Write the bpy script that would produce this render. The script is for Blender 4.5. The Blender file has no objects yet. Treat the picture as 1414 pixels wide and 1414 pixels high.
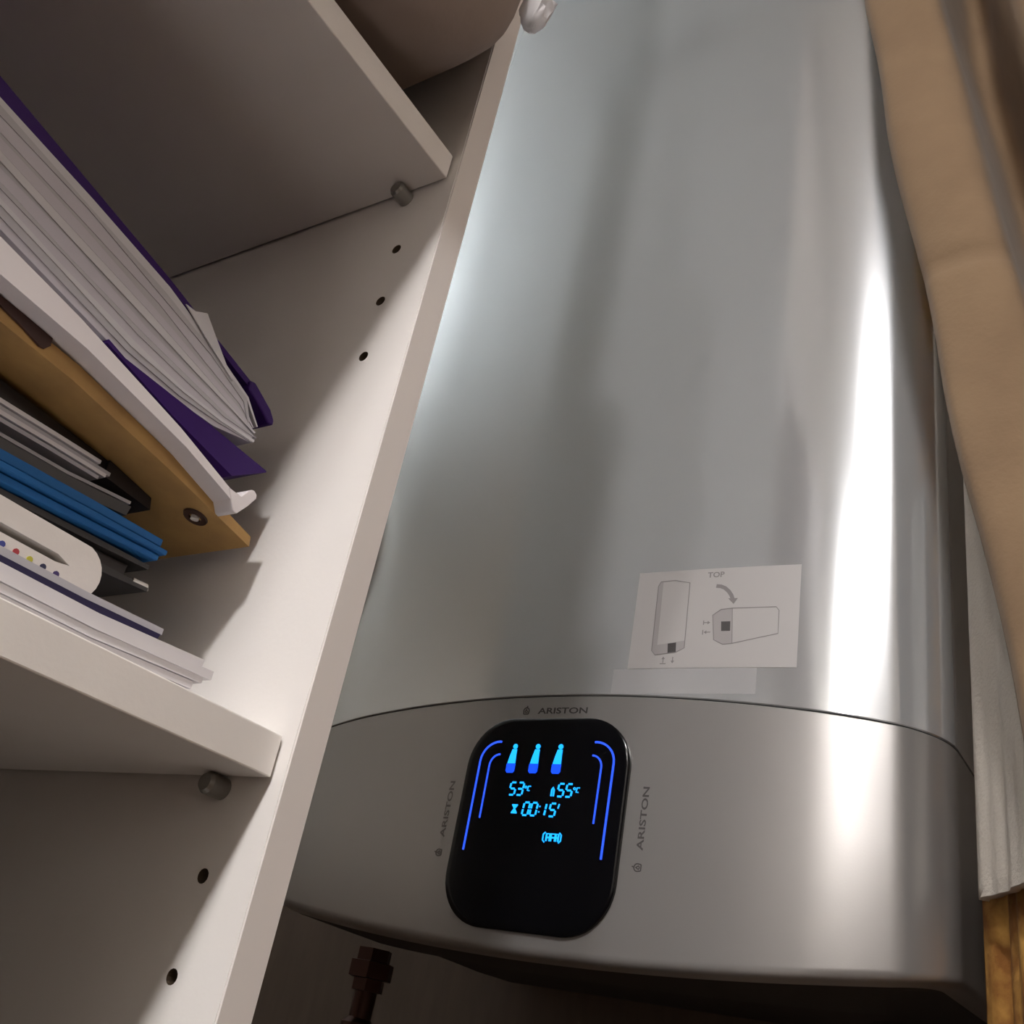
import bpy, bmesh, math, random
from mathutils import Vector, Matrix
from mathutils.geometry import tessellate_polygon
random.seed(7)
scene = bpy.context.scene
COL = scene.collection
PI = math.pi

# ------------------------------------------------------------------ camera
cam = bpy.data.cameras.new('camera'); co = bpy.data.objects.new('camera', cam); COL.objects.link(co)
RR = ((0.83907659, 0.51441217, 0.17700451), (-0.11579263, 0.48679084, -0.86580988), (-0.53154731, 0.70598499, 0.46801993))
CP = (0.26375141, -0.25268939, -0.35744302)
co.matrix_world = Matrix(((RR[0][0], -RR[1][0], -RR[2][0], CP[0]), (RR[0][1], -RR[1][1], -RR[2][1], CP[1]),
                          (RR[0][2], -RR[1][2], -RR[2][2], CP[2]), (0, 0, 0, 1)))
cam.sensor_width = 36; cam.sensor_fit = 'HORIZONTAL'; cam.lens = 1407.7 / 1414 * 36
cam.clip_start = 0.01; cam.clip_end = 50
scene.camera = co
scene.cycles.max_bounces = 7

# ------------------------------------------------------------------ world, exposure, lamps
w = bpy.data.worlds.new('world'); scene.world = w; w.use_nodes = True
w.node_tree.nodes['Background'].inputs[0].default_value = (0.9, 0.85, 0.8, 1)
w.node_tree.nodes['Background'].inputs[1].default_value = 0.0
vs = scene.view_settings
vs.view_transform = 'Standard'; vs.look = 'None'; vs.gamma = 1; vs.use_curve_mapping = False
vs.exposure = 0.76
# ceiling lamps: (position of the globe, globe radius, emission)
LAMPS = [((0.39, -1.15, 0.96), 0.065, 440.0, (1.0, .96, .945)), ((0.28, -2.14, 0.96), 0.05, 420.0, (1.0, .96, .945)),
         ((0.295, -2.50, 0.96), 0.05, 420.0, (1.0, .96, .945))]
FILL_UP = ((-1.15, .16, .35), .11, 31.0)  # unseen uplighter, added as cool fill for the heater's left side
LAMP_COL = (1.0, 0.945, 0.915)
FILL_GLOBE = ((1.65, -.05, .30), .14, 8.6)  # unseen globe, added as fill for faces turned to the right

# ------------------------------------------------------------------ materials
MATS = {}
def mat(name, col, rough=.6, metal=0, noise=None, bump=0, bscale=80, aniso=0, coat=0, emit=None, estr=0, spec=.5, alpha=1, trans=0, stretch=None, sheen=0):
    if name in MATS: return MATS[name]
    m = bpy.data.materials.new(name); m.use_nodes = True; nt = m.node_tree; b = nt.nodes['Principled BSDF']
    b.inputs['Base Color'].default_value = (*col, 1); b.inputs['Roughness'].default_value = rough
    b.inputs['Metallic'].default_value = metal; b.inputs['Specular IOR Level'].default_value = spec
    b.inputs['Coat Weight'].default_value = coat; b.inputs['Coat Roughness'].default_value = .05
    b.inputs['Alpha'].default_value = alpha; b.inputs['Transmission Weight'].default_value = trans
    b.inputs['Sheen Weight'].default_value = sheen
    if emit:
        b.inputs['Emission Color'].default_value = (*emit, 1); b.inputs['Emission Strength'].default_value = estr
    if noise or bump:
        tc = nt.nodes.new('ShaderNodeTexCoord'); mp = nt.nodes.new('ShaderNodeMapping')
        nt.links.new(tc.outputs['Object'], mp.inputs[0])
        if stretch: mp.inputs['Scale'].default_value = stretch
    if noise:
        c2, sc, lo, hi = noise
        n = nt.nodes.new('ShaderNodeTexNoise'); n.inputs['Scale'].default_value = sc; n.inputs['Detail'].default_value = 5
        nt.links.new(mp.outputs[0], n.inputs[0])
        r = nt.nodes.new('ShaderNodeValToRGB'); r.color_ramp.elements[0].position = lo; r.color_ramp.elements[1].position = hi
        r.color_ramp.elements[0].color = (*col, 1); r.color_ramp.elements[1].color = (*c2, 1)
        nt.links.new(n.outputs['Fac'], r.inputs[0]); nt.links.new(r.outputs[0], b.inputs['Base Color'])
    if bump:
        n2 = nt.nodes.new('ShaderNodeTexNoise'); n2.inputs['Scale'].default_value = bscale; n2.inputs['Detail'].default_value = 4
        nt.links.new(mp.outputs[0], n2.inputs[0])
        bp = nt.nodes.new('ShaderNodeBump'); bp.inputs['Strength'].default_value = bump; bp.inputs['Distance'].default_value = .002
        nt.links.new(n2.outputs['Fac'], bp.inputs['Height']); nt.links.new(bp.outputs[0], b.inputs['Normal'])
    if aniso:
        b.inputs['Anisotropic'].default_value = aniso
        tg = nt.nodes.new('ShaderNodeTangent'); tg.direction_type = 'RADIAL'; tg.axis = 'Z'; b.inputs['Anisotropic Rotation'].default_value = .25
        nt.links.new(tg.outputs[0], b.inputs['Tangent'])
    MATS[name] = m
    return m

M_WALL = mat('wall_paint', (.76, .72, .66), .9, noise=((.73, .69, .63), 6, .3, .7), bump=.15, bscale=120)
M_CEIL = mat('ceiling_paint', (.82, .79, .74), .9, bump=.1)
M_FLOOR = mat('floor_wood', (.06, .035, .02), .5, noise=((.09, .055, .03), 8, .3, .7), stretch=(1, 8, 1))
M_LAM = mat('white_laminate', (.84, .81, .78), .42, noise=((.82, .79, .76), 30, .3, .7), bump=.04, bscale=400)
M_EDGE = mat('edge_band', (.79, .75, .725), .45, bump=.03, bscale=300)
M_BODY = mat('silver_paint', (.71, .735, .76), .15, metal=.64, aniso=.7, coat=.3, noise=((.70, .725, .755), 700, .3, .7))
M_COVER = mat('satin_grey', (.40, .39, .38), .30, metal=.58, aniso=.6, noise=((.40, .39, .38), 900, .3, .7), bump=.02, bscale=900)
M_BLACKP = mat('black_plastic', (.012, .012, .012), .5)
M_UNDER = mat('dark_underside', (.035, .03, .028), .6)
M_GLASS = mat('black_glass', (.002, .002, .003), .14, spec=.22)
M_INK = mat('grey_ink', (.075, .07, .068), .55)
M_INKF = mat('faint_ink', (.16, .15, .145), .5)
M_STICK = mat('sticker_white', (.47, .455, .45), .38, coat=.2)
M_PGREY = mat('print_grey', (.22, .205, .205), .5)
M_PMID = mat('print_mid', (.36, .34, .34), .5)
M_PDARK = mat('print_dark', (.05, .045, .045), .5)
M_FILM = mat('clear_film', (.8, .76, .76), .25, alpha=.11)
M_BLUE = mat('display_blue', (.0, .02, .1), .4, emit=(.008, .30, 1.0), estr=1.25)
M_BLUE2 = mat('display_deep_blue', (.0, .01, .1), .4, emit=(.004, .055, 1.0), estr=1.0)
M_BAR = mat('bar_blue', (.0, .01, .1), .4, emit=(.022, .085, 1.0), estr=.9)
M_COPPER = mat('dark_copper', (.06, .025, .018), .45, metal=.7)
M_STEEL = mat('steel', (.55, .53, .5), .3, metal=1)
M_PEG = mat('peg_metal', (.3, .29, .27), .3, metal=.8)
M_PURPLE = mat('purple_plastic', (.030, .006, .10), .5, spec=.2, bump=.05)
M_PAPER = mat('paper_white', (.66, .64, .66), .85, bump=.06, bscale=200)
M_PAPER2 = mat('paper_grey', (.43, .42, .45), .85, bump=.06, bscale=200)
M_CARDW = mat('white_card', (.70, .66, .67), .6, bump=.05)
M_KRAFT = mat('kraft_card', (.48, .29, .10), .75, noise=((.40, .235, .085), 60, .35, .65), bump=.1, bscale=300)
M_BLACKC = mat('black_card', (.017, .012, .012), .5)
M_DGREY = mat('dark_grey_card', (.07, .068, .07), .6)
M_BLUEC = mat('blue_card', (.002, .105, .33), .7, bump=.05)
M_NAVY = mat('navy_card', (.012, .009, .05), .45)
M_CLOTHW = mat('white_cotton', (.66, .62, .585), .9, bump=.12, bscale=300, sheen=.2)
M_BEIGE = mat('beige_cloth', (.275, .185, .108), .95, noise=((.235, .155, .09), 25, .35, .65), bump=.12, bscale=350, sheen=.1)
M_WHITEC = mat('white_cloth', (.55, .505, .445), .9, bump=.3, bscale=500)
M_AMBER = mat('amber_cloth', (.22, .085, .012), .85, noise=((.60, .33, .075), 42, .42, .68), bump=.4, bscale=200)
M_BAG = mat('taupe_bag', (.29, .23, .20), .8, noise=((.25, .195, .17), 18, .3, .7), bump=.3, bscale=60)
M_WRAP = mat('white_wrap', (.7, .67, .68), .7, alpha=.6)
M_GLOBE = mat('lamp_globe', (.9, .85, .8), .5, emit=LAMP_COL, estr=LAMPS[0][2])

M_RODP = mat('dark_rod_paint', (.05, .045, .04), .8)
M_BIND = mat('binder_black', (.028, .026, .027), .45)
# ------------------------------------------------------------------ helpers
def tag(o, label, cat, group=None):
    o['label'] = label; o['category'] = cat
    if group: o['group'] = group
    return o
def struct(o): o['kind'] = 'structure'; return o
def empty(name, loc, label=None, cat=None, group=None):
    e = bpy.data.objects.new(name, None); COL.objects.link(e); e.location = loc; e.empty_display_size = .05
    if label: tag(e, label, cat, group)
    return e
def origin_of(o):
    v = Vector(o.location)
    p = o.parent
    if p: v = v + origin_of(p)
    return v
def obj(name, verts, faces, m, parent=None, smooth=False, bevel=0, angle=None):
    """verts in world coordinates; a child keeps them in its parent's frame"""
    me = bpy.data.meshes.new(name)
    off = origin_of(parent) if parent else Vector((0, 0, 0))
    me.from_pydata([tuple(Vector(v) - off) for v in verts], [], faces); me.validate()
    bm = bmesh.new(); bm.from_mesh(me); bmesh.ops.recalc_face_normals(bm, faces=bm.faces)
    if smooth:
        for f in bm.faces: f.smooth = True
        for e in bm.edges:
            if len(e.link_faces) == 2 and e.calc_face_angle(0) > (angle or .6): e.smooth = False
    bm.to_mesh(me); bm.free()
    ms = m if isinstance(m, (list, tuple)) else [m]
    for k in ms: me.materials.append(k)
    o = bpy.data.objects.new(name, me); COL.objects.link(o)
    if parent: o.parent = parent
    if bevel:
        b = o.modifiers.new('bevel', 'BEVEL'); b.width = bevel; b.segments = 2; b.limit_method = 'ANGLE'
    return o
def box(x0, x1, y0, y1, z0, z1):
    v = [(x0, y0, z0), (x1, y0, z0), (x1, y1, z0), (x0, y1, z0), (x0, y0, z1), (x1, y0, z1), (x1, y1, z1), (x0, y1, z1)]
    return v, [(0, 3, 2, 1), (4, 5, 6, 7), (0, 1, 5, 4), (1, 2, 6, 5), (2, 3, 7, 6), (3, 0, 4, 7)]
def join(*parts):
    V, F = [], []
    for v, f in parts:
        n = len(V); V += list(v); F += [tuple(i + n for i in q) for q in f]
    return V, F
def tube(path, r, n=12, caps=True):
    V, F = [], []
    path = [Vector(p) for p in path]
    rs = r if isinstance(r, (list, tuple)) else [r] * len(path)
    for i, p in enumerate(path):
        d = (path[min(i + 1, len(path) - 1)] - path[max(i - 1, 0)])
        if d.length < 1e-9: d = Vector((0, 0, 1))
        d.normalize()
        a = d.cross(Vector((0, 0, 1)))
        if a.length < 1e-4: a = Vector((1, 0, 0))
        a.normalize(); b = d.cross(a)
        for k in range(n):
            t = 2 * PI * k / n; V.append(p + (a * math.cos(t) + b * math.sin(t)) * rs[i])
    for i in range(len(path) - 1):
        for k in range(n):
            F.append((i * n + k, i * n + (k + 1) % n, (i + 1) * n + (k + 1) % n, (i + 1) * n + k))
    if caps:
        F.append(tuple(range(n))[::-1]); F.append(tuple((len(path) - 1) * n + k for k in range(n)))
    return [tuple(v) for v in V], F
def sphere(c, r, nu=32, nv=20):
    V, F = [], []
    for j in range(nv + 1):
        t = PI * j / nv
        for i in range(nu):
            a = 2 * PI * i / nu; V.append((c[0] + r * math.sin(t) * math.cos(a), c[1] + r * math.sin(t) * math.sin(a), c[2] + r * math.cos(t)))
    for j in range(nv):
        for i in range(nu):
            F.append((j * nu + i, j * nu + (i + 1) % nu, (j + 1) * nu + (i + 1) % nu, (j + 1) * nu + i))
    return V, F
def densify(pts, step):
    out = []
    for a, b in zip(pts[:-1], pts[1:]):
        n = max(1, int(math.dist(a, b) / step))
        for k in range(n): out.append(tuple(a[i] + (b[i] - a[i]) * k / n for i in range(len(a))))
    out.append(tuple(pts[-1])); return out
def prism_yz(outline, x0, x1):
    """closed outline in (y,z), extruded from x0 to x1"""
    n = len(outline)
    V = [(x0, y, z) for y, z in outline] + [(x1, y, z) for y, z in outline]
    F = [(i, (i + 1) % n, n + (i + 1) % n, n + i) for i in range(n)]
    tri = tessellate_polygon([[Vector((0, y, z)) for y, z in outline]])
    F += [tuple(t) for t in tri] + [tuple(n + i for i in t[::-1]) for t in tri]
    return V, F
def slab(top, bot, xf, xb, y_far=-.31):
    """stack item: top and bottom edge lines (y,z), running on beyond the frame to y_far"""
    def ext(l):
        (y0, z0), (y1, z1) = l[0], l[1]; s = max(-.18, min(.05, (z1 - z0) / (y1 - y0)))
        return [(y_far, z0 + s * (y_far - y0))] + list(l)
    t, b = ext(top), ext(bot)
    return prism_yz(densify(t, .02) + densify(b, .02)[::-1], xf, xb)

# ------------------------------------------------------------------ the room
ZC = .97
struct(obj('wall_back', *box(-2.0, 2.2, .585, .685, -1.6, ZC), M_WALL))
struct(obj('wall_left', *box(-2.0, -1.9, -2.8, .585, -1.6, ZC), M_WALL))
struct(obj('wall_right', *box(2.1, 2.2, -2.8, .585, -1.6, ZC), M_WALL))
struct(obj('wall_front', *box(-2.0, 2.2, -2.9, -2.8, -1.6, ZC), M_WALL))
struct(obj('floor', *box(-2.0, 2.2, -2.9, .685, -1.7, -1.6), M_FLOOR))
struct(obj('ceiling', *box(-2.0, 2.2, -2.9, .685, ZC, ZC + .1), M_CEIL))

M_BOUNCECUT = mat('bounce_cut_dark', (.15, .11, .086), .55, noise=((.12, .09, .07), 14, .3, .7), stretch=(6, 6, 1))  # dark panels added to absorb low bounce light, deepening shade below the heater
ZW = -.19
struct(obj('bounce_cut_panel_1', *box(-1.9, 2.1, .5785, .585, -1.6, ZW), M_BOUNCECUT, bevel=.002))
struct(obj('bounce_cut_panel_2', *box(2.09, 2.1, -2.8, .578, -1.6, ZW), M_BOUNCECUT, bevel=.002))
struct(obj('bounce_cut_panel_3', *box(-1.89, 2.089, -2.8, -2.79, -1.6, ZW), M_BOUNCECUT, bevel=.002))
struct(obj('bounce_cut_panel_4', *box(-1.9, -1.89, -2.789, .578, -1.6, ZW), M_BOUNCECUT, bevel=.002))
lamp_words = ['round ceiling spotlight nearest the shelving unit', 'round ceiling spotlight in the middle of the row', 'round ceiling spotlight farthest from the water heater']
for (p, r, e, lc), lw in zip(LAMPS, lamp_words):
    t = empty('ceiling_spotlight', (p[0], p[1], ZC), lw, 'lamp', 'spotlights on the ceiling')
    g = mat('lamp_lens_%d' % int(p[1] * -100), (.9, .85, .8), .5, emit=lc, estr=e)
    obj('lens', *tube([(p[0], p[1], p[2] + .001), (p[0], p[1], p[2])], r, 32), g, t)
    V, F = [], []
    for rr, zz in ((r + .001, p[2] + .001), (r + .001, p[2] - .006), (r + .012, p[2] - .004), (r + .014, ZC)):
        for k in range(32): V.append((p[0] + rr * math.cos(PI * k / 16), p[1] + rr * math.sin(PI * k / 16), zz))
    for j in range(3):
        for k in range(32): F.append((j * 32 + k, j * 32 + (k + 1) % 32, (j + 1) * 32 + (k + 1) % 32, (j + 1) * 32 + k))
    obj('trim_ring', V, F, M_STEEL, t, True)

tl = empty('fill_uplighter', (FILL_UP[0][0], FILL_UP[0][1], -1.6), 'unseen steel uplighter added as a fill light behind the shelving unit', 'floor lamp')
tx, ty, tz = FILL_UP[0]; tr = FILL_UP[1]
obj('pole', *tube([(tx, ty, -1.58), (tx, ty, tz - .09)], .012, 16), M_STEEL, tl, True)
obj('base', *tube([(tx, ty, -1.6), (tx, ty, -1.585), (tx, ty, -1.575)], [.14, .14, .03], 32), M_STEEL, tl, True)
V, F = [], []
prof = [(.012, tz - .10), (.07, tz - .075), (.13, tz - .02), (.15, tz + .03), (.146, tz + .03), (.125, tz - .015), (.06, tz - .06), (.012, tz - .07)]
for rr, zz in prof:
    for k in range(32): V.append((tx + rr * math.cos(PI * k / 16), ty + rr * math.sin(PI * k / 16), zz))
for j in range(len(prof) - 1):
    for k in range(32): F.append((j * 32 + k, j * 32 + (k + 1) % 32, (j + 1) * 32 + (k + 1) % 32, (j + 1) * 32 + k))
obj('bowl', V, F, M_STEEL, tl, True)
obj('lens', *tube([(tx, ty, tz - .012), (tx, ty, tz)], tr, 32), mat('fill_uplighter_lens', (.9, .9, .9), .5, emit=(.80, .90, 1.0), estr=FILL_UP[2]), tl)
pl_ = empty('fill_globe_lamp', (FILL_GLOBE[0][0], FILL_GLOBE[0][1], ZC), 'unseen white globe added as a fill light on the right', 'lamp')
obj('globe', *sphere(*FILL_GLOBE[:2]), mat('fill_globe_glow', (.9, .88, .84), .5, emit=(1, .93, .89), estr=FILL_GLOBE[2]), pl_, True)
obj('cord', *tube([(FILL_GLOBE[0][0], FILL_GLOBE[0][1], ZC), (FILL_GLOBE[0][0], FILL_GLOBE[0][1], FILL_GLOBE[0][2] + FILL_GLOBE[1])], .004, 8), M_BLACKP, pl_, True)
# ------------------------------------------------------------------ shelving unit
unit = empty('shelving_unit', (-.18, -.4, -1.6), 'white laminate shelving unit with pin holes left of the water heater', 'shelf')
ZT = .92
HX, HZ = -.025, -.0327
def panel_with_holes():
    v, f = box(-.385, 0, 0, .0150, -1.6, ZT)
    me = bpy.data.meshes.new('side_panel'); me.from_pydata(v, [], f); me.update()
    a = bpy.data.objects.new('side_panel', me); COL.objects.link(a)
    parts = []
    for k in (0, 1, 2, 9, 10, 11):
        z = HZ - .032 * k
        for x in (HX, -.30):
            parts.append(tube([(x, -.004, z), (x, .010, z)], .0026, 14))
    cv, cf = join(*parts)
    cm = bpy.data.meshes.new('cut'); cm.from_pydata(cv, [], cf); cm.update()
    bm = bmesh.new(); bm.from_mesh(cm); bmesh.ops.recalc_face_normals(bm, faces=bm.faces); bm.to_mesh(cm); bm.free()
    cm.materials.append(M_LAM)
    c = bpy.data.objects.new('cut', cm); COL.objects.link(c)
    md = a.modifiers.new('b', 'BOOLEAN'); md.operation = 'DIFFERENCE'; md.object = c; md.solver = 'EXACT'
    bpy.context.view_layer.update()
    dg = bpy.context.evaluated_depsgraph_get()
    nm = bpy.data.meshes.new_from_object(a.evaluated_get(dg))
    V = [tuple(q.co) for q in nm.vertices]; F = [tuple(q.vertices) for q in nm.polygons]
    bpy.data.objects.remove(a); bpy.data.objects.remove(c)
    return V, F
M_CHIP = mat('chipboard_hole', (.10, .07, .045), .9)
pv, pf = panel_with_holes()
sp = obj('side_panel', pv, pf, [M_LAM, M_CHIP], unit)
for q in sp.data.polygons:      # bare chipboard inside the drilled holes
    c = q.center + origin_of(unit)
    if .0005 < c.y < .0145 and abs(c.x) > .002 and c.x > -.38: q.material_index = 1
eb = obj('edge_band', *box(.00002, .0009, .00025, .0149, -1.6, ZT), M_EDGE, unit)
obj('side_panel', *box(-.385, 0, -.815, -.80, -1.6, ZT), M_LAM, unit, bevel=.0005)
obj('back_panel', *box(-.385, -.379, -.7999, -.0001, -1.6, ZT), M_LAM, unit)
obj('top_panel', *box(-.3788, 0, -.7998, -.0002, ZT - .016, ZT), M_LAM, unit, bevel=.0005)
obj('bottom_panel', *box(-.355, 0, -.7998, -.0002, -1.56, -1.544), M_LAM, unit, bevel=.0005)
for z0, z1, xf in ((.0050, .0200, -.0042), (-.2866, -.2715, -.0051), (-.62, -.605, -.0051), (-.99, -.975, -.0051), (.42, .435, -.0042)):
    obj('shelf', *box(-.377, xf, -.799, -.0012, z0, z1), M_LAM, unit, bevel=.0006)
    for px in (HX - .0035, -.30):
        pt = tube([(px, .004, z0 - .0042), (px, -.0078, z0 - .0042), (px, -.0092, z0 - .0042)], [.0040, .0040, .0030], 18)
        obj('shelf_pin', *pt, M_PEG, unit, True)

# ------------------------------------------------------------------ water heater
XC, YF, RA, U1, RB, U0, RC = -.085, .300, 1.5, .165, .32, .210, .037
DEPTH = .275
A1 = math.asin(U1 / RA); Y1 = RA * (1 - math.cos(A1)); CX1 = U1 - RB * math.sin(A1); CY1 = Y1 + RB * math.cos(A1); A0 = math.asin((U0 - CX1) / RB)
def half_plan():
    pts = []
    for k in range(41):
        a = A1 * k / 40; pts.append((RA * math.sin(a), RA * (1 - math.cos(a)), math.sin(a), -math.cos(a)))
    for k in range(1, 17):
        a = A1 + (A0 - A1) * k / 16; pts.append((CX1 + RB * math.sin(a), CY1 - RB * math.cos(a), math.sin(a), -math.cos(a)))
    cx = pts[-1][0] - RC * math.sin(A0); cy = pts[-1][1] + RC * math.cos(A0)
    for k in range(1, 21):
        a = A0 + (PI / 2 - A0) * k / 20; pts.append((cx + RC * math.sin(a), cy - RC * math.cos(a), math.sin(a), -math.cos(a)))
    um = pts[-1][0]; rb = .09
    for k in range(0, 13):
        a = PI / 2 * k / 12; pts.append((um - rb + rb * math.cos(a), DEPTH - rb + rb * math.sin(a), math.cos(a), math.sin(a)))
    return pts
HP = half_plan(); UM = max(p[0] for p in HP)
PLAN = HP + [(-p[0], p[1], -p[2], p[3]) for p in HP[::-1][:-1]]     # closed loop starting at front centre
def zseam(u): return -.141 - .32 * u * u
def zbot(u): return -.2965 + .30 * u * u
def ring(inset, zf):
    return [(XC + u - nx * inset, YF + y - ny * inset, zf(u)) for u, y, nx, ny in PLAN]
def loft(rings, cap0=False, cap1=False):
    n = len(rings[0]); V = [v for r in rings for v in r]; F = []
    for j in range(len(rings) - 1):
        for i in range(n): F.append((j * n + i, j * n + (i + 1) % n, (j + 1) * n + (i + 1) % n, (j + 1) * n + i))
    if cap0: F.append(tuple(range(n)))
    if cap1: F.append(tuple((len(rings) - 1) * n + i for i in range(n)))
    return V, F
def surf(u, z, off=0.0):
    """point on the heater's front, u across, z up, off = distance proud of the surface"""
    a = math.asin(max(-.99, min(.99, u / RA))); a = max(-A1, min(A1, a))
    return (XC + RA * math.sin(a) + math.sin(a) * off, YF + RA * (1 - math.cos(a)) - math.cos(a) * off, z)

heater = empty('water_heater', (XC, YF + .14, -.31), 'tall silver electric water heater with a blue lit display', 'water heater')
ZTOP = .92
rs = [ring(.004, lambda u: zseam(u) + .0004), ring(.0006, lambda u: zseam(u) + .0004), ring(.0, lambda u: zseam(u) + .0010)]
for z in (-.05, .1, .25, .4, .5, ZTOP - .03): rs.append(ring(0, lambda u, z=z: z))
for k in range(1, 7):
    a = PI / 2 * k / 6; rs.append(ring(.03 * (1 - math.cos(a)), lambda u, a=a: ZTOP - .03 + .03 * math.sin(a)))
obj('body', *loft(rs, False, True), M_BODY, heater, True, angle=.5)
rs = [ring(.004, lambda u: zseam(u) - .0004), ring(.0006, lambda u: zseam(u) - .0004), ring(.0, lambda u: zseam(u) - .0010),
      ring(0, lambda u: zseam(u) * .5 + zbot(u) * .5)]
for k in range(0, 5):
    a = PI / 2 * .8 * k / 4; rs.append(ring(.006 * (1 - math.cos(a)), lambda u, a=a: zbot(u) - .006 * math.sin(a)))
rs.append(ring(.010, lambda u: zbot(u) - .0072))
cov = obj('lower_cover', *loft(rs), M_COVER, heater, True, angle=.5)
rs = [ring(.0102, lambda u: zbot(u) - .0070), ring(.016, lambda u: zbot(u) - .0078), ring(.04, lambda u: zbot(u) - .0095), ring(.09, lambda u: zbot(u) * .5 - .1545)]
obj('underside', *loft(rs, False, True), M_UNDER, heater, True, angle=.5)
obj('seam_core', *loft([ring(.0035, lambda u: zseam(u) + .003), ring(.0035, lambda u: zseam(u) - .003)]), M_BLACKP, heater, True)

# display: rounded square of black glass, proud of the cover
def rrect(u0, u1, z0, z1, r, n=10):
    pts = []
    for cu, cz, a0 in ((u1 - r, z1 - r, 0), (u0 + r, z1 - r, PI / 2), (u0 + r, z0 + r, PI), (u1 - r, z0 + r, 1.5 * PI)):
        for k in range(n + 1):
            a = a0 + PI / 2 * k / n; pts.append((cu + r * math.cos(a), cz + r * math.sin(a)))
    return pts
def pill_plate(outline, offs, insets):
    """stack of outlines shrunk about their centre, mapped on the heater front; closed by a fan of rings"""
    cu = sum(p[0] for p in outline) / len(outline); cz = sum(p[1] for p in outline) / len(outline)
    n = len(outline); V, F = [], []
    levels = list(zip(offs, insets))
    for off, ins in levels:
        for u, z in outline:
            d = math.hypot(u - cu, z - cz); s = 1 - ins / d; V.append(surf(cu + (u - cu) * s, cz + (z - cz) * s, off))
    L = len(levels)
    for s in (.75, .5, .25):
        for u, z in outline: V.append(surf(cu + (u - cu) * s, cz + (z - cz) * s, levels[-1][0]))
    V.append(surf(cu, cz, levels[-1][0])); L += 3
    for j in range(L - 1):
        for i in range(n): F.append((j * n + i, j * n + (i + 1) % n, (j + 1) * n + (i + 1) % n, (j + 1) * n + i))
    for i in range(n): F.append(((L - 1) * n + i, (L - 1) * n + (i + 1) % n, len(V) - 1))
    return V, F
disp = obj('display', *pill_plate(rrect(-.0605, .0605, -.2895, -.1575, .032, 12), [-.001, .0022, .0030, .0030], [0, 0, .0012, .004]), M_GLASS, heater, True, angle=.7)
disp['label'] = 'black glass display with glowing blue icons and digits'
DO = .0031
def decal(name, polys, m, parent, off=DO, th=.0003):
    """flat print: polygons in (u,z) on the heater front"""
    V, F = [], []
    for pl in polys:
        n = len(V)
        tri = tessellate_polygon([[Vector((u, z, 0)) for u, z in pl]])
        V += [surf(u, z, off + th) for u, z in pl]; F += [tuple(n + i for i in t) for t in tri]
        m0 = len(V); V += [surf(u, z, off - .0002) for u, z in pl]; k = len(pl)
        F += [(n + i, n + (i + 1) % k, m0 + (i + 1) % k, m0 + i) for i in range(k)]
    return obj(name, V, F, m, parent)
def stroke(pts, wd, closed=False):
    """polyline of width wd as quads"""
    P = [Vector(p) for p in pts]; n = len(P); L, R = [], []
    for i in range(n):
        a = P[i - 1] if (i > 0 or closed) else P[i]; b = P[(i + 1) % n] if (i < n - 1 or closed) else P[i]
        d = (b - a).normalized(); nn = Vector((-d.y, d.x)) * wd / 2; L.append(P[i] + nn); R.append(P[i] - nn)
    out = []
    for i in range(n if closed else n - 1):
        j = (i + 1) % n; out.append([tuple(L[i]), tuple(L[j]), tuple(R[j]), tuple(R[i])])
    return out
def arc(cu, cz, r, a0, a1, n=8): return [(cu + r * math.cos(a0 + (a1 - a0) * k / n), cz + r * math.sin(a0 + (a1 - a0) * k / n)) for k in range(n + 1)]
# light bars left and right
for s in (-1, 1):
    c = (s * .036, -.1866); q = [(s * .0350, -.1736)] + [(c[0] + s * .0138 * math.sin(a), c[1] + .0132 * math.cos(a)) for a in [PI / 2 * k / 8 for k in range(9)]] + [(s * .0497, -.2445)]
    decal('light_bar', stroke(densify(q, .004), .0013), M_BAR, disp)
    c = (s * .0345, -.1895); q = [(s * .0345, -.1820)] + [(c[0] + s * .0072 * math.sin(a), c[1] + .0075 * math.cos(a)) for a in [PI / 2 * k / 8 for k in range(9)]] + [(s * .0416, -.2240)]
    decal('light_bar', stroke(densify(q, .004), .0011), M_BAR, disp)
# three shower person icons
for cu in (-.0243, -.0068, .0102):
    pl = [arc(cu + .0008, -.1767, .0017, 0, 2 * PI, 12)[:-1],
          [(cu - .0010, -.1786), (cu + .0024, -.1786), (cu + .0024, -.1815), (cu + .0028, -.1880), (cu - .0032, -.1880), (cu - .0022, -.1830)]]
    ic = decal('shower_icon', pl, M_BLUE, disp)
    decal('icon_base', [[(cu - .0036, -.1883), (cu + .0030, -.1883), (cu + .0030, -.1930), (cu + .0020, -.1942), (cu - .0026, -.1942), (cu - .0036, -.1930)]], M_BLUE2, ic)
SEG = {'0': 'abcdef', '1': 'bc', '3': 'abcdg', '5': 'acdfg'}
def digit(ch, u, z, wd, h, t=.0011, sl=.10):
    def S(x, y): return (u + x + sl * y, z + y)
    g = {'a': ((.15, 1), (.85, 1)), 'b': ((1, .93), (1, .55)), 'c': ((1, .45), (1, .07)), 'd': ((.15, 0), (.85, 0)), 'e': ((0, .45), (0, .07)), 'f': ((0, .93), (0, .55)), 'g': ((.15, .5), (.85, .5))}
    out = []
    for k in SEG[ch]:
        (a, b), (c, d) = g[k]; out += stroke([S(a * wd, b * h), S(c * wd, d * h)], t)
    return out
def degc(u, z):
    return stroke(arc(u, z + .0052, .0007, 0, 2 * PI, 8)[:-1], .0005, True) + stroke([(u + .0036, z + .0058), (u + .0018, z + .0058), (u + .0014, z + .0030), (u + .0030, z + .0030)], .0007)
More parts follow.
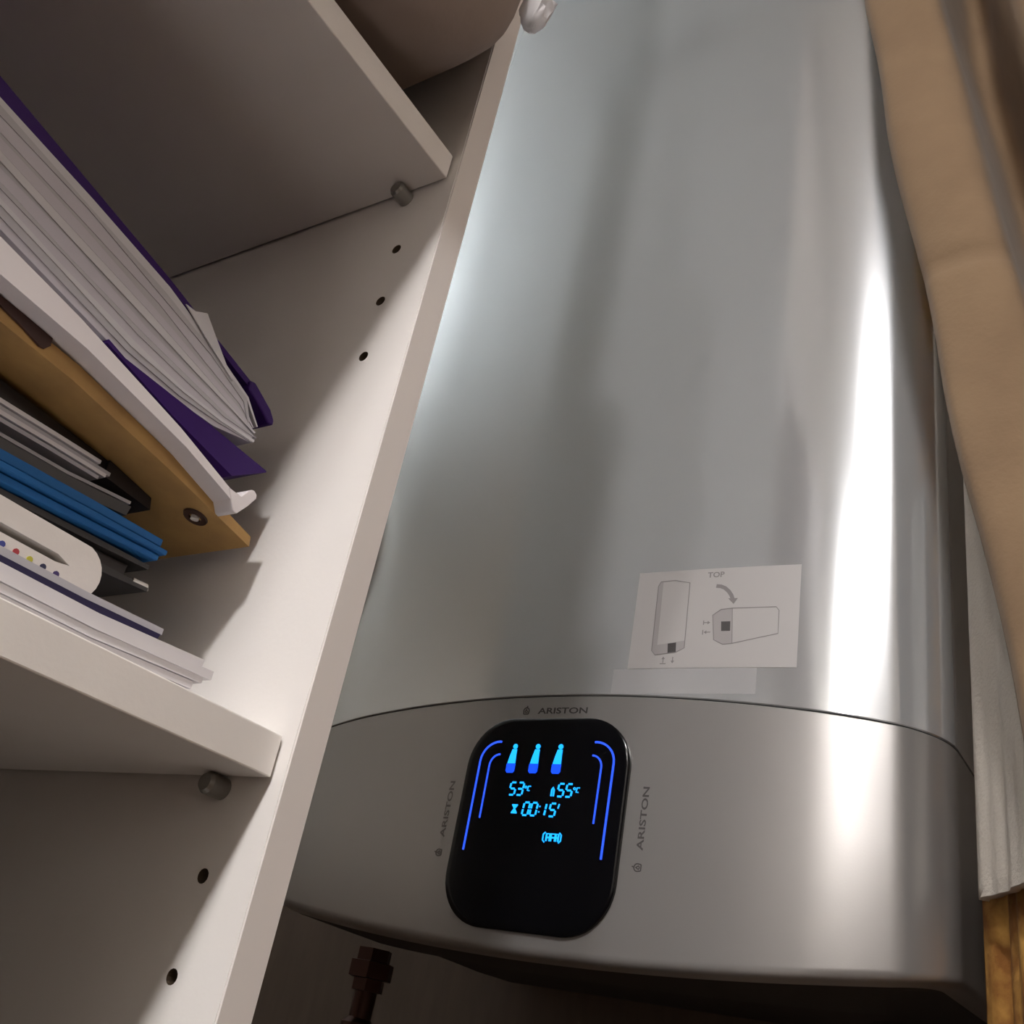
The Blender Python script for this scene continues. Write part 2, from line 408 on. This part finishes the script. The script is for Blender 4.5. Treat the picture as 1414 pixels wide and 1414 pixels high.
decal('digits', digit('5', -.0224, -.2085, .0042, .0080) + digit('3', -.0166, -.2085, .0042, .0080) + degc(-.0100, -.2085), M_BLUE, disp)
decal('digits', stroke([(.0094, -.2085), (.0094, -.2045), (.0102, -.2030), (.0110, -.2045), (.0110, -.2085)], .0010) + digit('5', .0134, -.2085, .0042, .0080) + digit('5', .0192, -.2085, .0042, .0080) + degc(.0254, -.2085), M_BLUE, disp)
decal('digits', digit('0', -.0098, -.2210, .0042, .0080) + digit('0', -.0040, -.2210, .0042, .0080)
      + [[(.0021, -.2190), (.0029, -.2190), (.0029, -.2182), (.0021, -.2182)], [(.0023, -.2156), (.0031, -.2156), (.0031, -.2148), (.0023, -.2148)]]
      + digit('1', .0024, -.2210, .0042, .0080) + digit('5', .0096, -.2210, .0042, .0080) + stroke([(.0164, -.2132), (.0158, -.2160)], .0008), M_BLUE, disp)
decal('hourglass_icon', [[(-.0180, -.2145), (-.0138, -.2145), (-.0138, -.2151), (-.0154, -.2172), (-.0138, -.2195), (-.0138, -.2202), (-.0180, -.2202), (-.0180, -.2195), (-.0164, -.2172), (-.0180, -.2151)]], M_BLUE, disp)
bx = stroke([(.0098, -.2307), (.0084, -.2320), (.0084, -.2355), (.0098, -.2368)], .0008) + stroke([(.0196, -.2307), (.0210, -.2320), (.0210, -.2355), (.0196, -.2368)], .0008)
for cu, wd in ((.0108, .0024), (.0140, .0030), (.0174, .0018)):
    bx += stroke([(cu, -.2360), (cu, -.2316), (cu + wd, -.2316), (cu + wd, -.2360)], .0011)
bx += stroke([(.0108, -.2338), (.0192, -.2338)], .0010)
decal('mode_mark', bx, M_BLUE, disp)

# lettering
def text_mesh(s, size, wide):
    cu = bpy.data.curves.new('t', 'FONT'); cu.body = s; cu.size = 1; cu.align_x = 'CENTER'; cu.offset = .022; cu.resolution_u = 3
    o = bpy.data.objects.new('t', cu); COL.objects.link(o)
    bpy.context.view_layer.update(); dg = bpy.context.evaluated_depsgraph_get()
    me = bpy.data.meshes.new_from_object(o.evaluated_get(dg))
    V = [(v.co.x, v.co.y) for v in me.vertices]; F = [tuple(p.vertices) for p in me.polygons]
    bpy.data.objects.remove(o)
    x0 = min(v[0] for v in V); x1 = max(v[0] for v in V); y1 = max(v[1] for v in V); y0 = min(v[1] for v in V)
    return [((x - x0) / (x1 - x0) * wide, (y - y0) / (y1 - y0) * size) for x, y in V], F
def lettering(name, s, size, wide, u, z, ang, m, parent, off=.0002):
    V, F = text_mesh(s, size, wide); c, sn = math.cos(ang), math.sin(ang)
    return obj(name, [surf(u + x * c - y * sn, z + x * sn + y * c, off) for x, y in V], F, m, parent)
def logo(u, z, h, ang, m, parent):
    c, sn = math.cos(ang), math.sin(ang)
    def T(p): return (u + p[0] * h * c - p[1] * h * sn, z + p[0] * h * sn + p[1] * h * c)
    pl = []
    for q in (stroke(arc(.4, .42, .36, -.15 * PI, 1.15 * PI, 14), .12), stroke([(.1, .05), (.7, .05)], .12), stroke([(.22, .25), (.4, .62), (.58, .25)], .12), stroke(arc(.4, .35, .14, 0, 2 * PI, 10)[:-1], .1, True),
              stroke([(.1, .05), (.06, .3)], .12), stroke([(.7, .05), (.74, .3)], .12), stroke([(.4, .78), (.5, 1.0)], .12)):
        pl += [[T(p) for p in poly] for poly in q]
    return decal('logo', pl, m, parent, off=.0001, th=.0001)
lettering('brand_lettering', 'ARISTON', .0042, .0375, -.0128, -.1535, 0, M_INK, cov)
logo(-.0245, -.1537, .0060, 0, M_INK, cov)
lettering('brand_lettering', 'ARISTON', .0042, .0375, .0742, -.2370, PI / 2, M_INK, cov)
logo(.0745, -.2490, .0060, PI / 2, M_INK, cov)
lettering('brand_lettering', 'ARISTON', .0042, .0375, -.0695, -.2370, PI / 2, M_INKF, cov)
logo(-.0692, -.2490, .0060, PI / 2, M_INKF, cov)

# printed sticker on the body
def patch(name, u0, u1, z0, z1, m, parent, off, th=.0002, nu=14):
    V, F = [], []
    for o_ in (off, off + th):
        for j in (0, 1):
            for i in range(nu + 1): V.append(surf(u0 + (u1 - u0) * i / nu, (z0, z1)[j], o_))
    k = nu + 1
    for L in (0, 2 * k):
        for i in range(nu): F.append((L + i, L + i + 1, L + k + i + 1, L + k + i))
    for i in range(nu):
        F.append((i, i + 1, 2 * k + i + 1, 2 * k + i)); F.append((k + i, k + i + 1, 3 * k + i + 1, 3 * k + i))
    F.append((0, k, 3 * k, 2 * k)); F.append((nu, k + nu, 3 * k + nu, 2 * k + nu))
    return obj(name, V, F, m, parent, True, angle=.5)
st = patch('sticker', .0492, .1575, -.1235, -.0545, M_STICK, heater, .0001)
st['label'] = 'white sticker printed with upright and tipped heater drawings'
patch('clear_film', .0395, .134, -.1405, -.1236, M_FILM, heater, .0001)
so = .0003
def sd(name, polys, m, k=0): return decal(name, polys, m, st, off=so + .00006 * k, th=.00005)
O1 = [(.0655, -.0621), (.0755, -.0616), (.0859, -.0640), (.0866, -.1100), (.0809, -.1130), (.0672, -.1143), (.0646, -.1114), (.0640, -.0652)]
sd('heater_drawing', [[(.0640, -.0652), (.0655, -.0621), (.0672, -.0621), (.0680, -.1075), (.0672, -.1143), (.0646, -.1114)]], M_PMID)
sd('heater_drawing', [[(.0680, -.1075), (.0862, -.1050), (.0866, -.1100), (.0809, -.1130), (.0672, -.1143)]], M_PMID, 1)
sd('heater_drawing', stroke(O1, .0005, True), M_PGREY, 2)
sd('heater_drawing', [[(.0752, -.1068), (.0808, -.1062), (.0812, -.1126), (.0757, -.1131)]], M_PDARK, 3)
O2 = [(.1085, -.0841), (.1158, -.0835), (.1434, -.0834), (.1453, -.0860), (.1454, -.1014), (.1176, -.1075), (.1114, -.1081), (.1054, -.1049), (.1034, -.0879)]
sd('heater_drawing', [[(.1085, -.0841), (.1158, -.0835), (.1172, -.1075), (.1114, -.1081), (.1054, -.1049), (.1034, -.0879)]], M_PMID)
sd('heater_drawing', stroke(O2, .0005, True) + stroke([(.1158, -.0835), (.1174, -.1075)], .0004), M_PGREY, 2)
sd('heater_drawing', [[(.1093, -.0926), (.1152, -.0926), (.1155, -.0990), (.1098, -.0990)]], M_PDARK, 3)
sd('turn_arrow', stroke([(.1040, -.0673), (.1070, -.0677), (.1098, -.0690), (.1125, -.0715), (.1145, -.0745), (.1155, -.0772)], .0026) + [[(.1125, -.0765), (.1188, -.0765), (.1163, -.0806)]], M_PGREY)
def mini(u, z, a):
    c, s = math.cos(a), math.sin(a)
    T = lambda p: (u + p[0] * c - p[1] * s, z + p[0] * s + p[1] * c)
    return [[T(p) for p in q] for q in (stroke([(0, -.0040), (0, -.0012)], .0006) + [[(-.0012, -.0014), (.0012, -.0014), (0, .0004)]])]
sd('inlet_arrows', mini(.0732, -.1160, 0) + mini(.0796, -.1200, PI) + stroke([(.0712, -.1205), (.0752, -.1205)], .0006), M_PGREY)
sd('inlet_arrows', mini(.1018, -.0930, -PI / 2) + mini(.0988, -.0996, PI / 2) + stroke([(.0978, -.0915), (.0978, -.0945)], .0006) + stroke([(.0978, -.0980), (.0978, -.1012)], .0006), M_PGREY)
lettering('top_lettering', 'TOP', .0040, .0112, .0976, -.0611, 0, M_PGREY, st, .00042)

# pipe and valve below the heater
pipe = empty('water_pipe', (-.285, .42, -.9), 'dark copper pipe with a valve under the water heater', 'pipe')
px, py = -.283, .415
obj('pipe_tube', *tube([(px, py, -.31), (px - .001, py, -.345), (px - .004, py, -.40), (px - .004, py, -.9), (px - .004, .45, -1.0), (px - .004, .59, -1.0)], .0085, 16), M_COPPER, pipe, True)
obj('union_nut', *tube([(px, py, -.300), (px, py, -.309), (px, py, -.3095), (px, py, -.321), (px, py, -.3215), (px, py, -.330)], [.0135, .0135, .0175, .0175, .0125, .0125], 6), M_COPPER, pipe)
obj('valve_body', *tube([(px - .002, py, -.348), (px - .002, py, -.352), (px - .002, py, -.368), (px - .002, py, -.372)], [.0085, .0125, .0125, .0085], 16), M_COPPER, pipe, True)
obj('valve_lever', *tube([(px - .002, py - .010, -.360), (px - .012, py - .022, -.372), (px - .026, py - .024, -.384)], [.006, .005, .004], 10), M_COPPER, pipe, True)

# ------------------------------------------------------------------ things lying on the lower shelf
XB = -.26
# loose white sheets at the bottom
t = empty('paper_stack', (-.14, -.16, -.2715), 'thick white paper pad lying at the bottom of the pile', 'paper')
for k in range(5):
    z0 = -.2714 + .0028 * k; y1 = (-.030, -.034, -.031, -.028, -.0325)[k]; z1 = -.2714 + .0026 * k + (.004, .006, .0065, .0062, .006)[k]
    t_ = [(-.113, z0 + .0026), (-.077, z0 + .0026), (y1, z1 + .0008 * k * .3 - .001)]; b_ = [(-.113, z0), (-.077, z0), (y1, z1 - .0034)]
    obj('sheet_bundle', *slab(t_, b_, -.019 - .0006 * ((k * 2) % 3), XB), M_PAPER, t)
t = empty('booklet', (-.14, -.16, -.2557), 'thin navy blue booklet lying on the white paper pad', 'booklet')
obj('cover', *slab([(-.1107, -.2522), (-.0782, -.2520), (-.046, -.2508)], [(-.1086, -.2557), (-.0765, -.2552), (-.0466, -.2526)], -.030, XB), M_NAVY, t)
obj('page_block', *slab([(-.1107, -.2495), (-.0782, -.2495), (-.0452, -.2484)], [(-.1107, -.2522), (-.0782, -.2520), (-.0452, -.2507)], -.0305, XB), M_PAPER2, t)
# folded cotton with coloured dots
t = empty('folded_cloth', (-.15, -.18, -.2495), 'white folded cotton cloth with a row of coloured dots', 'cloth')
zc, hh, ye = -.2392, .0102, -.066
ol = [(-.31, zc + hh)] + densify([(-.30, zc + hh), (ye - hh, zc + hh * .95)], .02) + [(ye - hh + hh * 1.0 * math.sin(a), zc + hh * math.cos(a) * .98) for a in [PI * k / 12 for k in range(1, 12)]] \
    + densify([(ye - hh, zc - hh), (-.31, zc - hh)], .02) + [(-.31, zc - .0012), (ye - .018, zc - .0010), (ye - .0125, zc), (ye - .018, zc + .0018), (-.31, zc + .0018)]
fc = obj('cloth_fold', *prism_yz(ol, -.045, XB), M_CLOTHW, t)
dots = [(.05, .03, .12), (.03, .03, .07), (.45, .42, .05), (.35, .04, .05), (.05, .06, .25), (.04, .12, .22), (.3, .2, .05)]
for k, c in enumerate(dots):
    y = -.082 - .0052 * k; z = -.2440 + .0001 * k
    m = mat('dot_%d' % k, c, .8)
    obj('printed_dot', *tube([(-.0452, y, z), (-.0446, y, z)], .0011, 10), m, fc)
# dark folder, blue folder
t = empty('binder', (-.16, -.17, -.229), 'black plastic binder between the dotted cloth and the blue folder', 'binder')
obj('cover', *slab([(-.1017, -.2195), (-.0633, -.2175), (-.0375, -.2165)], [(-.1017, -.2218), (-.0633, -.2198), (-.0375, -.2182)], -.064, XB), M_BIND, t)
obj('page_block', *slab([(-.1017, -.2222), (-.0633, -.2202), (-.044, -.2192)], [(-.0985, -.2262), (-.0597, -.2250), (-.044, -.2245)], -.068, XB), M_BLACKC, t)
obj('cover', *slab([(-.0985, -.2264), (-.0597, -.2252), (-.0346, -.2244)], [(-.0985, -.2289), (-.0597, -.2282), (-.0346, -.2262)], -.064, XB), M_BIND, t)
obj('metal_clip', *tube([(-.0645, -.0420, -.2246), (-.0645, -.0352, -.2240), (-.0655, -.0342, -.2252)], .0009, 8), M_STEEL, t, True)
t = empty('folder', (-.15, -.17, -.222), 'bright blue card folder with layered flaps in the pile', 'folder')
for k, (a, b, dx, dy) in enumerate(((0, .36, 0, 0), (.40, .66, .0012, .003), (.70, 1, -.0008, .0015))):
    tp = [(-.110, -.2089), (-.0715, -.2071), (-.0385, -.2062)]; bt = [(-.110, -.2193), (-.0715, -.2172), (-.0385, -.2146)]
    L = lambda f: [(p[0] + (dy if i == 2 else 0), p[1] + (q[1] - p[1]) * f) for i, (p, q) in enumerate(zip(tp, bt))]
    obj(('cover', 'flap', 'cover')[k], *slab(L(a), L(b), -.060 + dx, XB), M_BLUEC, t, bevel=.0006)
t = empty('folder', (-.16, -.17, -.206), 'slim dark grey folder just above the blue folder', 'folder')
obj('cover', *slab([(-.1097, -.2010), (-.0777, -.1995), (-.0506, -.1968)], [(-.1097, -.2068), (-.0777, -.2045), (-.0512, -.2010)], -.070, XB), M_DGREY, t)
obj('index_tab', *slab([(-.1097, -.1975), (-.0777, -.1962), (-.049, -.1930)], [(-.1097, -.1988), (-.0777, -.1975), (-.049, -.1943)], -.074, XB), M_PAPER2, t)
t = empty('document', (-.16, -.17, -.198), 'bundle of greyish white documents below the black folder', 'paper')
for k in range(4):
    f0 = k / 4; f1 = (k + .82) / 4
    tp = [(-.1136, -.1882), (-.09, -.1876), (-.0663, -.1872)]; bt = [(-.1136, -.1960), (-.09, -.1950), (-.0663, -.1945)]
    L = lambda f: [(p[0] + (.002 * ((k * 3) % 4 - 1.5) if i == 2 else 0), p[1] + (q[1] - p[1]) * f) for i, (p, q) in enumerate(zip(tp, bt))]
    obj('sheet_bundle', *slab(L(f0), L(f1), -.0700 - .001 * (k % 2), XB), M_PAPER2 if k % 2 else M_PAPER, t)
t = empty('folder', (-.16, -.17, -.188), 'black folder directly under the kraft folder', 'folder')
obj('cover', *slab([(-.1152, -.1795), (-.0672, -.1828), (-.0445, -.1870)], [(-.1152, -.1866), (-.0672, -.1868), (-.0430, -.1898)], -.075, XB), M_BLACKC, t, bevel=.0015)
obj('strap', *slab([(-.064, -.1836), (-.055, -.1852), (-.0420, -.1875)], [(-.064, -.1905), (-.055, -.1912), (-.0405, -.1922)], -.073, -.095, y_far=-.0645), M_BLACKC, t)

# kraft folder with a metal eyelet on its underside
KT = [(-.1356, -.1687), (-.1021, -.1711), (-.05, -.1799), (-.0073, -.1893)]; KB = [(-.1319, -.1752), (-.1021, -.1775), (-.0532, -.1850), (-.0066, -.1935)]
t = empty('kraft_folder', (-.15, -.16, -.19), 'brown kraft card folder with an eyelet sloping down to the panel', 'folder')
obj('body', *slab(KT, KB, -.050, XB), M_KRAFT, t, bevel=.0008)
obj('dark_strap', *prism_yz([(-.19, -.1640), (-.1367, -.1676), (-.1254, -.1683), (-.1152, -.1693), (-.1147, -.1722), (-.1160, -.1742), (-.1178, -.1746), (-.1250, -.1726), (-.1356, -.1706), (-.19, -.1662)], -.0488, -.0520), mat('strap_brown', (.05, .02, .015), .7), t)
def eyelet(cx, cy, r0, r1):
    V, F = [], []; n = 20
    zz = lambda y: -.1935 + (y + .0066) * (-.1850 + .1935) / (-.0532 + .0066) - .0002
    for r, dz in ((r1, 0), (r1 * .95, -.0007), (r0, -.0007), (r0, .0004)):
        for k in range(n):
            a = 2 * PI * k / n; V.append((cx + r * math.cos(a), cy + r * math.sin(a), zz(cy + r * math.sin(a)) + dz))
    for j in range(3):
        for k in range(n): F.append((j * n + k, j * n + (k + 1) % n, (j + 1) * n + (k + 1) % n, (j + 1) * n + k))
    return V, F
M_EYE = mat('eyelet_brown', (.05, .02, .012), .45)
ey = obj('eyelet', *eyelet(-.0610, -.0280, .0026, .0052), M_EYE, t, True)
obj('eyelet_pin', *tube([(-.0610, -.0280, -.1882), (-.0610, -.0280, -.1912)], .0017, 14), M_CLOTHW, ey)

# white folder with a turned-up end
t = empty('white_folder', (-.14, -.16, -.18), 'white card folder with an upturned end lip above the kraft folder', 'folder')
WT = [(-.1487, -.1552), (-.1144, -.1612), (-.0621, -.1731), (-.0289, -.1830)]; WB = [(-.1399, -.1672), (-.1074, -.1700), (-.057, -.1782), (-.0275, -.1868)]
WB = [(-.1420, -.1668), (-.1074, -.1697), (-.057, -.1785), (-.0262, -.1870)]
obj('body', *slab(WT, WB, -.040, XB), M_CARDW, t, bevel=.0006)
obj('end_lip', *prism_yz([(-.0330, -.1822), (-.0262, -.1824), (-.0236, -.1782), (-.0222, -.1770), (-.0206, -.1768), (-.0192, -.1778), (-.0188, -.1793), (-.0215, -.1842), (-.0256, -.1900), (-.0275, -.1896)], -.0396, -.0560), M_CARDW, t, bevel=.0004)

# purple folder full of loose sheets
t = empty('plastic_folder', (-.15, -.17, -.16), 'purple plastic folder stuffed with loose papers on top of the pile', 'folder')
PT = [(-.1696, -.0970), (-.0843, -.1154), (-.0316, -.1290), (-.0200, -.1352)]; PB = [(-.1690, -.1035), (-.0840, -.1182), (-.0314, -.1318), (-.0225, -.1362)]
cvr = obj('cover', *slab(PT, PB, -.050, XB), M_PURPLE, t)
obj('cover_tip', *prism_yz([(-.0345, -.1292), (-.0316, -.1285), (-.0200, -.1342), (-.0164, -.1378), (-.0160, -.1400), (-.0185, -.1408), (-.0235, -.1378), (-.0335, -.1335)], -.0485, -.075), M_PURPLE, cvr, bevel=.0008)
LT = [(-.1664, -.1062), (-.125, -.1128), (-.0843, -.1205), (-.0560, -.1292), (-.0335, -.1375), (-.0225, -.1462)]
LB = [(-.1664, -.1440), (-.125, -.1520), (-.0900, -.1586), (-.0640, -.1595), (-.0440, -.1588), (-.0262, -.1545)]
M_P3 = mat('paper_lavender', (.50, .48, .53), .85, bump=.06, bscale=200); M_P4 = mat('paper_soft', (.56, .55, .58), .85, bump=.06, bscale=200)
NS = 13
cuts = [0]
for k in range(NS): cuts.append(cuts[-1] + .5 + random.random())
cuts = [c / cuts[-1] for c in cuts]
jit = [[0] * 6] + [[(random.random() - .5) * .0016 for i in range(6)] for k in range(NS - 1)] + [[0] * 6]
for k in range(NS):
    def L(n): return [(p[0] + (q[0] - p[0]) * cuts[n], p[1] + (q[1] - p[1]) * cuts[n] + jit[n][i]) for i, (p, q) in enumerate(zip(LT, LB))]
    a, b = L(k), L(k + 1)
    e = -.0222 - .0050 * random.random() * (1.6 if k < 3 else 1); a[-1] = (e, a[-1][1]); b[-1] = (e - .0004, b[-1][1])
    obj('sheet_bundle', *slab(a, b, -.0470 - .0009 * random.random(), XB), (M_P4, M_PAPER2, M_P3, M_PAPER2, M_P3)[k % 5], t)
obj('sheet_corner', *prism_yz([(-.0760, -.1225), (-.0712, -.1222), (-.0659, -.1192), (-.0568, -.1268), (-.0440, -.1370), (-.0622, -.1290)], -.0462, -.0468), M_P4, t)
obj('cover', *slab([(-.098, -.1575), (-.0899, -.1596), (-.0434, -.1606), (-.0138, -.1619)], [(-.098, -.1592), (-.0640, -.1672), (-.0290, -.1735), (-.0135, -.1625)], -.0460, XB, y_far=-.0985), M_PURPLE, t)

# ------------------------------------------------------------------ unseen dark boxes, added to cut bounce in the compartment below
M_BOX = mat('filler_charcoal', (.03, .026, .024), .9, bump=.3, bscale=400)
for k, (y0, y1, wd) in enumerate(((-.46, -.17, 'unseen charcoal box added to darken the compartment, nearest the water heater'), (-.785, -.475, 'unseen charcoal box added to darken the compartment, farthest from the water heater'))):
    t = empty('dark_filler_box', (-.19, (y0 + y1) / 2, -.605), wd, 'box', 'added filler boxes in the lower compartment')
    obj('box_body', *box(-.36, -.012, y0, y1, -.6048, -.345), M_BOX, t, bevel=.006)
    obj('lid', *box(-.364, -.008, y0 - .002, y1 + .002, -.3448, -.312), M_BOX, t, bevel=.005)
# ------------------------------------------------------------------ bag on the upper shelf
t = empty('storage_bag', (-.15, -.33, .02), 'soft taupe fabric bag bulging over the upper shelf edge', 'bag')
def soft_box(x0, x1, y0, y1, z0, z1, e=.34, nu=64, nv=36, wob=.003, q=.12):
    V, F = [], []
    cx, cy, cz = (x0 + x1) / 2, (y0 + y1) / 2, (z0 + z1) / 2
    sp_ = lambda v, p: math.copysign(abs(v) ** p, v)
    for j in range(nv + 1):
        t_ = -PI / 2 + PI * j / nv
        for i in range(nu):
            a = 2 * PI * i / nu
            x = sp_(math.cos(t_), e) * sp_(math.cos(a), q); y = sp_(math.cos(t_), e) * sp_(math.sin(a), q); z = sp_(math.sin(t_), e)
            d = wob * (math.sin(x * 9 + y * 14) * math.cos(z * 7 + y * 5))
            V.append((cx + x * (x1 - x0) / 2 + d * x, cy + y * (y1 - y0) / 2, max(z0, cz + z * (z1 - z0) / 2 + d * .5)))
    for j in range(nv):
        for i in range(nu): F.append((j * nu + i, j * nu + (i + 1) % nu, (j + 1) * nu + (i + 1) % nu, (j + 1) * nu + i))
    return V, F
obj('bag_body', *soft_box(-.27, .040, -.66, -.010, .0205, .33, e=.33), M_BAG, t, True, angle=1.2)
wv, wf = soft_box(.024, .038, -.014, -.001, .088, .125, e=.8, nu=24, nv=14, wob=.003, q=.6)
obj('wrap_corner', wv, wf, M_WRAP, t, True, angle=1.2)

# ------------------------------------------------------------------ cloths hanging on the right
def interp(tab, z):
    if z >= tab[0][0]:
        (a, b), (c, d) = tab[0], tab[1]; return b + (z - a) * (d - b) / (c - a)
    for (a, b), (c, d) in zip(tab[:-1], tab[1:]):
        if z >= c: return b + (z - a) * (d - b) / (c - a)
    (a, b), (c, d) = tab[-2], tab[-1]; return d + (z - c) * .03 / -.3
EDGE = [(.326, .133), (.194, .148), (.115, .160), (-.010, .177), (-.098, .191), (-.165, .200), (-.211, .206)]
FOLD = [(0, .010), (.003, .003), (.010, 0), (.022, -.001), (.032, .003), (.036, .014), (.038, .045), (.043, .080), (.052, .080), (.057, .045), (.060, .0), (.064, -.022), (.075, -.030), (.095, -.030), (.11, -.02), (.122, .01), (.128, .05), (.136, .06), (.143, .04), (.151, .012), (.17, 0)] + [(.09 * k + a, b) for k in range(7) for a, b in ((.19, -.008), (.205, .0), (.215, .025), (.222, .055), (.232, .055), (.240, .02), (.255, -.004))]  # repeated outer folds lie out of view, extended to block light from the right
def smooth_fold(tab, n=5):
    out = []
    for i in range(len(tab) - 1):
        p0 = tab[max(i - 1, 0)]; p1 = tab[i]; p2 = tab[i + 1]; p3 = tab[min(i + 2, len(tab) - 1)]
        for k in range(n):
            s = k / n; q = []
            for c in (0, 1):
                q.append(.5 * (2 * p1[c] + (p2[c] - p0[c]) * s + (2 * p0[c] - 5 * p1[c] + 4 * p2[c] - p3[c]) * s * s + (3 * p1[c] - p0[c] - 3 * p2[c] + p3[c]) * s ** 3))
            out.append(tuple(q))
    out.append(tab[-1]); return out
FS = smooth_fold(FOLD)
def beige():
    zs = [.92 - .006 * k for k in range(292)]
    V, F = [], []; n = len(FS)
    for j, z in enumerate(zs):
        xl = interp(EDGE, z)
        if z > .33: xl = interp(EDGE, .33) - (z - .33) * .06
        pin = .004 * math.exp(-((z - .070) / .0035) ** 2) * (.35 + .65 * math.sin(z * 0 + 1.2))
        for s, d in FS:
            V.append((xl + 1.2 * s * (1 + .12 * math.sin(z * 3 + 1)) + .0012 * math.sin(z * 31 + s * 40), .20 + d + pin + .0018 * math.sin(z * 23 + s * 70), z))
    for j in range(len(zs) - 1):
        for i in range(n - 1): F.append((j * n + i, j * n + i + 1, (j + 1) * n + i + 1, (j + 1) * n + i))
    return V, F
t = empty('hanging_cloth', (.25, .22, -.84), 'beige brown cloth hanging in deep folds at the right', 'cloth')
bo = obj('cloth_panel', *beige(), M_BEIGE, t, True, angle=2)
sm = bo.modifiers.new('thick', 'SOLIDIFY'); sm.thickness = .003; sm.offset = 1
def flat_cloth(p0, p1, zhem, ztop, wave, ph, slant=0):
    V, F = [], []; n = 40; nz = 60
    d = Vector((p1[0] - p0[0], p1[1] - p0[1])); L = d.length; d /= L; nn = Vector((d.y, -d.x))
    for j in range(nz + 1):
        f = j / nz
        for i in range(n + 1):
            s = i / n; z = zhem + slant * s + (ztop - zhem - slant * s) * f
            o = wave * math.sin(s * 9 + ph) * (1 - .5 * f) + wave * .4 * math.sin(s * 23 + z * 6)
            V.append((p0[0] + d.x * L * s + nn.x * o, p0[1] + d.y * L * s + nn.y * o, z))
    for j in range(nz):
        for i in range(n): F.append((j * (n + 1) + i, j * (n + 1) + i + 1, (j + 1) * (n + 1) + i + 1, (j + 1) * (n + 1) + i))
    return V, F
wc = empty('white_garment', (.19, .29, -.245), 'off-white cloth hanging between the heater and the beige cloth', 'cloth')
o = obj('cloth_panel', *flat_cloth((.166, .3225), (.197, .2715), -.245, .02, .0012, .4), M_WHITEC, wc, True, angle=2)
o.modifiers.new('t', 'SOLIDIFY').thickness = .002
hv, hf = flat_cloth((.1663, .3218), (.1967, .2710), -.2455, -.2385, .0012, .4)
ho = obj('hem', hv, hf, M_WHITEC, wc, True, angle=2); ho.modifiers.new('t', 'SOLIDIFY').thickness = .0045
am = empty('patterned_garment', (.20, .31, -.7), 'amber brown mottled cloth hanging behind the off-white one', 'cloth')
o = obj('cloth_panel', *flat_cloth((.1680, .3420), (.204, .290), -.70, .45, .003, 2.0), M_AMBER, am, True, angle=2)
o.modifiers.new('t', 'SOLIDIFY').thickness = .003
rail = empty('clothes_rail', (.3, .22, .93), 'dark clothes rail above the hanging cloths', 'rail')
obj('rail_tube', *tube([(.06, .22, .932), (2.1, .22, .932)], .011, 16), M_RODP, rail, True)
rod = empty('hanging_rod', (.186, .316, ZC), 'thin dark hanging rod above the amber cloth by the heater', 'rod')
obj('crossbar', *tube([(.169, .340, .456), (.203, .291, .456)], .004, 14), M_RODP, rod, True)
obj('drop_rod', *tube([(.186, .316, ZC), (.186, .316, .456)], .003, 10), M_RODP, rod, True)
